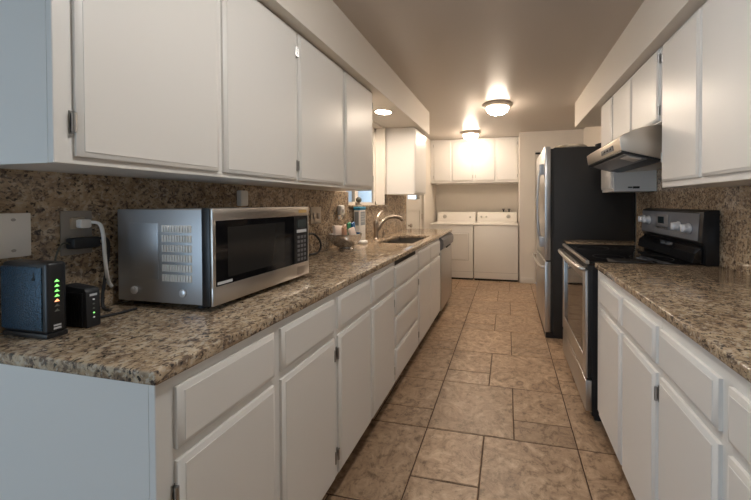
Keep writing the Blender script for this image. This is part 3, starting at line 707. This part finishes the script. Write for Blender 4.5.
# ------------------------------------------------------------------ wall plates, plugs, cords on the left splash
sx = -1.325
def plate(y0, y1, z0, z1, m, parent): return part(box((sx, y0, z0), (sx+0.006, y1, z1), 0.0025), 'plate', m, parent)
t = thing('blank_wall_plate', 'blank white wall plate with screws on the granite behind the tall router', 'wall plate', (sx, 0.580, 1.134))
plate(0.513, 0.639, 1.134, 1.255, WPL, t)
for y_ in (0.546, 0.606):
    for z_ in (1.153, 1.237): part(MB().lathe([(0.0045, 0), (0.0040, 0.0018), (0, 0.002)], (sx+0.006, y_, z_), 10, 'X'), 'screw', HING, t)
t = thing('wall_outlet', 'grey duplex outlet behind the black adapter, left of the microwave', 'outlet', (sx, 0.735, 1.122))
plate(0.699, 0.773, 1.122, 1.258, GREYP, t)
for z_ in (1.160, 1.220): part(box((sx+0.006, 0.719, z_-0.018), (sx+0.010, 0.753, z_+0.018), 0.004), 'socket', BEIGE, t)
t = thing('power_adapter', 'black brick power adapter plugged into the outlet left of the microwave', 'adapter', (sx+0.03, 0.745, 1.145))
part(box((sx+0.0105, 0.705, 1.142), (sx+0.048, 0.770, 1.176), 0.006), 'brick', BLACKM, t)
part(MB().tube([(sx+0.028, 0.768, 1.165), (sx+0.03, 0.790, 1.168), (sx+0.03, 0.800, 1.14), (sx+0.026, 0.795, 1.06), (sx+0.030, 0.782, 0.98), (sx+0.045, 0.775, 0.943), (sx+0.080, 0.770, 0.9398)], 0.0045, 8), 'cord', BLACKM, t)
part(MB().tube([(sx+0.03, 0.707, 1.158), (sx+0.032, 0.690, 1.162), (sx+0.038, 0.676, 1.145), (sx+0.045, 0.664, 1.10), (sx+0.05, 0.662, 1.0), (sx+0.05, 0.662, 0.940)], 0.0022, 6), 'thin_cable', mat('dull green cable', (0.10, 0.10, 0.08), 0.5), t)
t = thing('white_plug', 'white plug with a thick white cord running down behind the microwave', 'outlet plug', (sx+0.02, 0.745, 1.205))  # plain plug and cord, not known to be a charger
part(box((sx+0.0105, 0.728, 1.204), (sx+0.036, 0.756, 1.232), 0.006), 'plug', WPL, t)
part(MB().tube([(sx+0.030, 0.754, 1.222), (sx+0.052, 0.764, 1.216), (sx+0.060, 0.768, 1.18), (sx+0.058, 0.772, 1.12), (sx+0.045, 0.784, 1.06), (sx+0.018, 0.806, 1.02), (sx+0.008, 0.820, 1.00)], 0.0048, 8), 'cord', WPL, t)
t = thing('wall_outlet', 'beige double switch-and-outlet plate right of the microwave', 'outlet', (sx, 2.0, 1.137))
plate(1.935, 2.058, 1.137, 1.254, BEIGE, t)
part(box((sx+0.006, 1.960, 1.17), (sx+0.009, 1.985, 1.215), 0.002), 'socket', HING, t); part(box((sx+0.006, 2.012, 1.17), (sx+0.012, 2.032, 1.21), 0.002), 'switch', GREYP, t)
t = thing('plug_in_freshener', 'white plug-in air freshener on the splash above the metal bowl', 'air freshener', (sx, 2.315, 1.15))
part(box((sx+0.0005, 2.278, 1.185), (sx+0.038, 2.342, 1.264), 0.012, 3), 'housing', WPL, t); part(box((sx+0.004, 2.294, 1.148), (sx+0.032, 2.328, 1.189), 0.006), 'oil_bottle', GLASS, t)
part(box((sx+0.037, 2.300, 1.205), (sx+0.040, 2.320, 1.23)), 'slot', GREYP, t)
t = thing('white_plug', 'white plug-in charger on the splash behind the microwave top', 'outlet plug', (sx, 1.358, 1.267))  # taken for another outlet plug rather than a charger
part(box((sx+0.0005, 1.334, 1.267), (sx+0.028, 1.382, 1.345), 0.006), 'housing', WPL, t)

# routers
t = thing('router', 'tall black router with a mesh side and green lights, left edge of the counter', 'router', (-1.23, 0.60, CTZ))
ra = (0.577, 0.616); rx = -1.142
part(box((-1.302, ra[0]-0.002, CTZ), (rx+0.001, ra[1]+0.001, CTZ+0.014), 0.004), 'base', BLACK, t)
part(box((-1.304, ra[0], CTZ+0.012), (rx, ra[1], 1.130), 0.008, 3), 'shell', BLACK, t)
mesh = mat('blue black speaker mesh', (0.015, 0.035, 0.060), 0.32, 0.35); tt, bb = nt(mesh)
vo = node(tt, 'ShaderNodeTexVoronoi', Scale=230.0); tc = node(tt, 'ShaderNodeTexCoord'); tt.links.new(tc.outputs['Object'], vo.inputs['Vector'])
rr_ = ramp(tt, [(0.25, (0.004, 0.007, 0.012)), (0.45, (0.028, 0.07, 0.115))]); tt.links.new(vo.outputs['Distance'], rr_.inputs[0]); tt.links.new(rr_.outputs[0], bb.inputs['Base Color']); bump(tt, bb, vo.outputs['Distance'], 0.5, 0.002)
part(box((-1.302, ra[0]-0.0035, 0.956), (-1.156, ra[0]+0.004, 1.119), 0.003), 'mesh_panel', mesh, t, 'blue-black mesh panel')
part(MB().box((-1.183, ra[0]-0.0045, 1.085), (-1.175, ra[0]-0.003, 1.092), 0.002).box((-1.181, ra[0]-0.0045, 1.092), (-1.177, ra[0]-0.003, 1.105), 0.001), 'keyhole', DARK, t)
for i, m_ in enumerate((LEDG, LEDG, LEDG, LEDG, LEDO, LEDN, LEDN)):
    zz = 1.082 - i*0.0128
    part(MB().prism([(0.591, zz-0.003), (0.601, zz-0.003), (0.596, zz+0.004)], 'X', rx-0.0005, rx+0.0008), 'status_light', m_, t)
part(MB().box((rx-0.0005, 0.589, 0.957), (rx+0.0008, 0.603, 0.962)).box((rx-0.0005, 0.589, 0.965), (rx+0.0008, 0.603, 0.969)), 'lettering', PRINT, t)
t = thing('modem', 'small black ribbed modem between the tall router and the microwave', 'modem', (-1.175, 0.667, CTZ))
m0, m1, n0, n1 = -1.240, -1.138, 0.652, 0.684
part(MB().prism([(m0, CTZ), (m1, CTZ), (m1-0.003, 1.034), (m1-0.010, 1.044), (m0+0.012, 1.052), (m0+0.003, 1.044)], 'Y', n0, n1, 0.004), 'shell', BLACKM, t)
g = MB()
for i in range(14): g.box((m0+0.005 + i*0.0062, n0-0.003, CTZ+0.004), (m0+0.0075 + i*0.0062, n0+0.002, 1.032))
part(g, 'side_ribs', BLACK, t)
for i, m_ in enumerate((LEDW, LEDN, LEDN, LEDG, LEDW)): part(MB().cyl((m1-0.004, 0.668, 1.012-i*0.0125), (m1-0.0003, 0.668, 1.012-i*0.0125), 0.0022, seg=8), 'status_light', m_, t)
part(box((m1-0.006, 0.660, 1.022), (m1-0.0018, 0.676, 1.028)), 'lettering', PRINT, t)
part(MB().tube([(-1.19, n1, 0.946), (-1.19, 0.71, 0.943), (-1.185, 0.75, 0.9398), (-1.18, 0.80, 0.9398)], 0.004, 8), 'cord', BLACKM, t)

# ------------------------------------------------------------------ bowl of packets, canister, ornament
bx_, by_ = -1.197, 2.180
tag(MB().lathe([(0.0, 0.003), (0.05, 0.0), (0.052, 0.004), (0.045, 0.012), (0.088, 0.035), (0.113, 0.075), (0.123, 0.116), (0.119, 0.117), (0.109, 0.077), (0.085, 0.040), (0.04, 0.016), (0, 0.015)], (bx_, by_, CTZ), 36).build('metal_bowl', CHROME), 'shiny metal bowl of packets on the left counter by the sink', 'bowl')
def packet(name, label, c, s, rot, m):
    o = MB().box((-s[0], -s[1], -s[2]), s, min(s)*0.8, 2).build(name, m, local=True); o.location = c; o.rotation_euler = rot
    tag(o, label, 'packet', 'packets in the metal bowl'); return o
zb = CTZ + 0.128
packet('snack_packet', 'peach wrapped packet leaning on the left rim of the metal bowl', (bx_+0.03, by_-0.072, zb+0.012), (0.012, 0.026, 0.050), (0.55, 0.15, 0.2), PEACH)
packet('snack_packet', 'wide pale packet lying at the front of the metal bowl', (bx_+0.060, by_-0.005, zb-0.004), (0.011, 0.050, 0.038), (0.1, -0.25, 0.1), PALE)
packet('snack_packet', 'large pale packet at the back of the metal bowl', (bx_-0.045, by_-0.02, zb+0.008), (0.014, 0.055, 0.042), (-0.1, -0.2, -0.1), PALE)
packet('snack_packet', 'green packet standing up in the metal bowl', (bx_+0.018, by_+0.030, zb+0.022), (0.009, 0.022, 0.052), (0.40, 0.1, 0.0), GREEN)
packet('snack_packet', 'blue packet standing at the right side of the metal bowl', (bx_+0.030, by_+0.070, zb+0.020), (0.009, 0.022, 0.054), (0.40, 0.1, 0.0), BLUE)
t = thing('canister', 'white canister with a teal lid and grey label behind the bowl', 'canister', (-1.289, 2.605, CTZ))
c0, c1, e0, e1 = -1.318, -1.260, 2.545, 2.665
part(box((c0, e0, CTZ), (c1, e1, 1.222), 0.008), 'body', WPL, t)
part(box((c0-0.002, e0-0.002, 1.218), (c1+0.002, e1+0.002, 1.246), 0.006), 'lid', TEAL, t)
part(MB().box((c0+0.010, e0-0.0015, 1.085), (c1-0.010, e0+0.001, 1.205)).box((c1-0.001, e0+0.018, 1.085), (c1+0.0015, e1-0.018, 1.205)), 'label', LABELG, t, 'grey printed label')
g = MB()
for i, wd in enumerate((0.07, 0.05, 0.075, 0.06)): g.box((c1+0.0014, e0+0.026, 1.180-i*0.022), (c1+0.0022, e0+0.026+wd, 1.187-i*0.022))
part(g, 'lettering', PRINT, t)
tag(MB().lathe([(0, 0), (0.035, 0), (0.042, 0.010), (0.040, 0.022), (0.030, 0.026), (0, 0.024)], (-1.205, 2.49, CTZ), 22).build('soap_dish', WPL), 'small round white dish between the bowl and the canister', 'dish')
t = thing('glass_ornament', 'round glass ornament on a foot, on the window sill', 'ornament', (-1.365, 2.74, WZ0+0.018))
part(MB().lathe([(0.026, 0), (0.026, 0.006), (0.010, 0.014), (0.010, 0.022), (0, 0.024)], (-1.365, 2.74, WZ0+0.018), 18), 'foot', NICK, t)
part(MB().lathe([(0.027*math.sin(a), 0.048-0.027*math.cos(a)) for a in [i*math.pi/12 for i in range(13)]], (-1.365, 2.74, WZ0+0.018), 20), 'globe', mat('smoky glass', (0.12, 0.12, 0.10), 0.08), t)
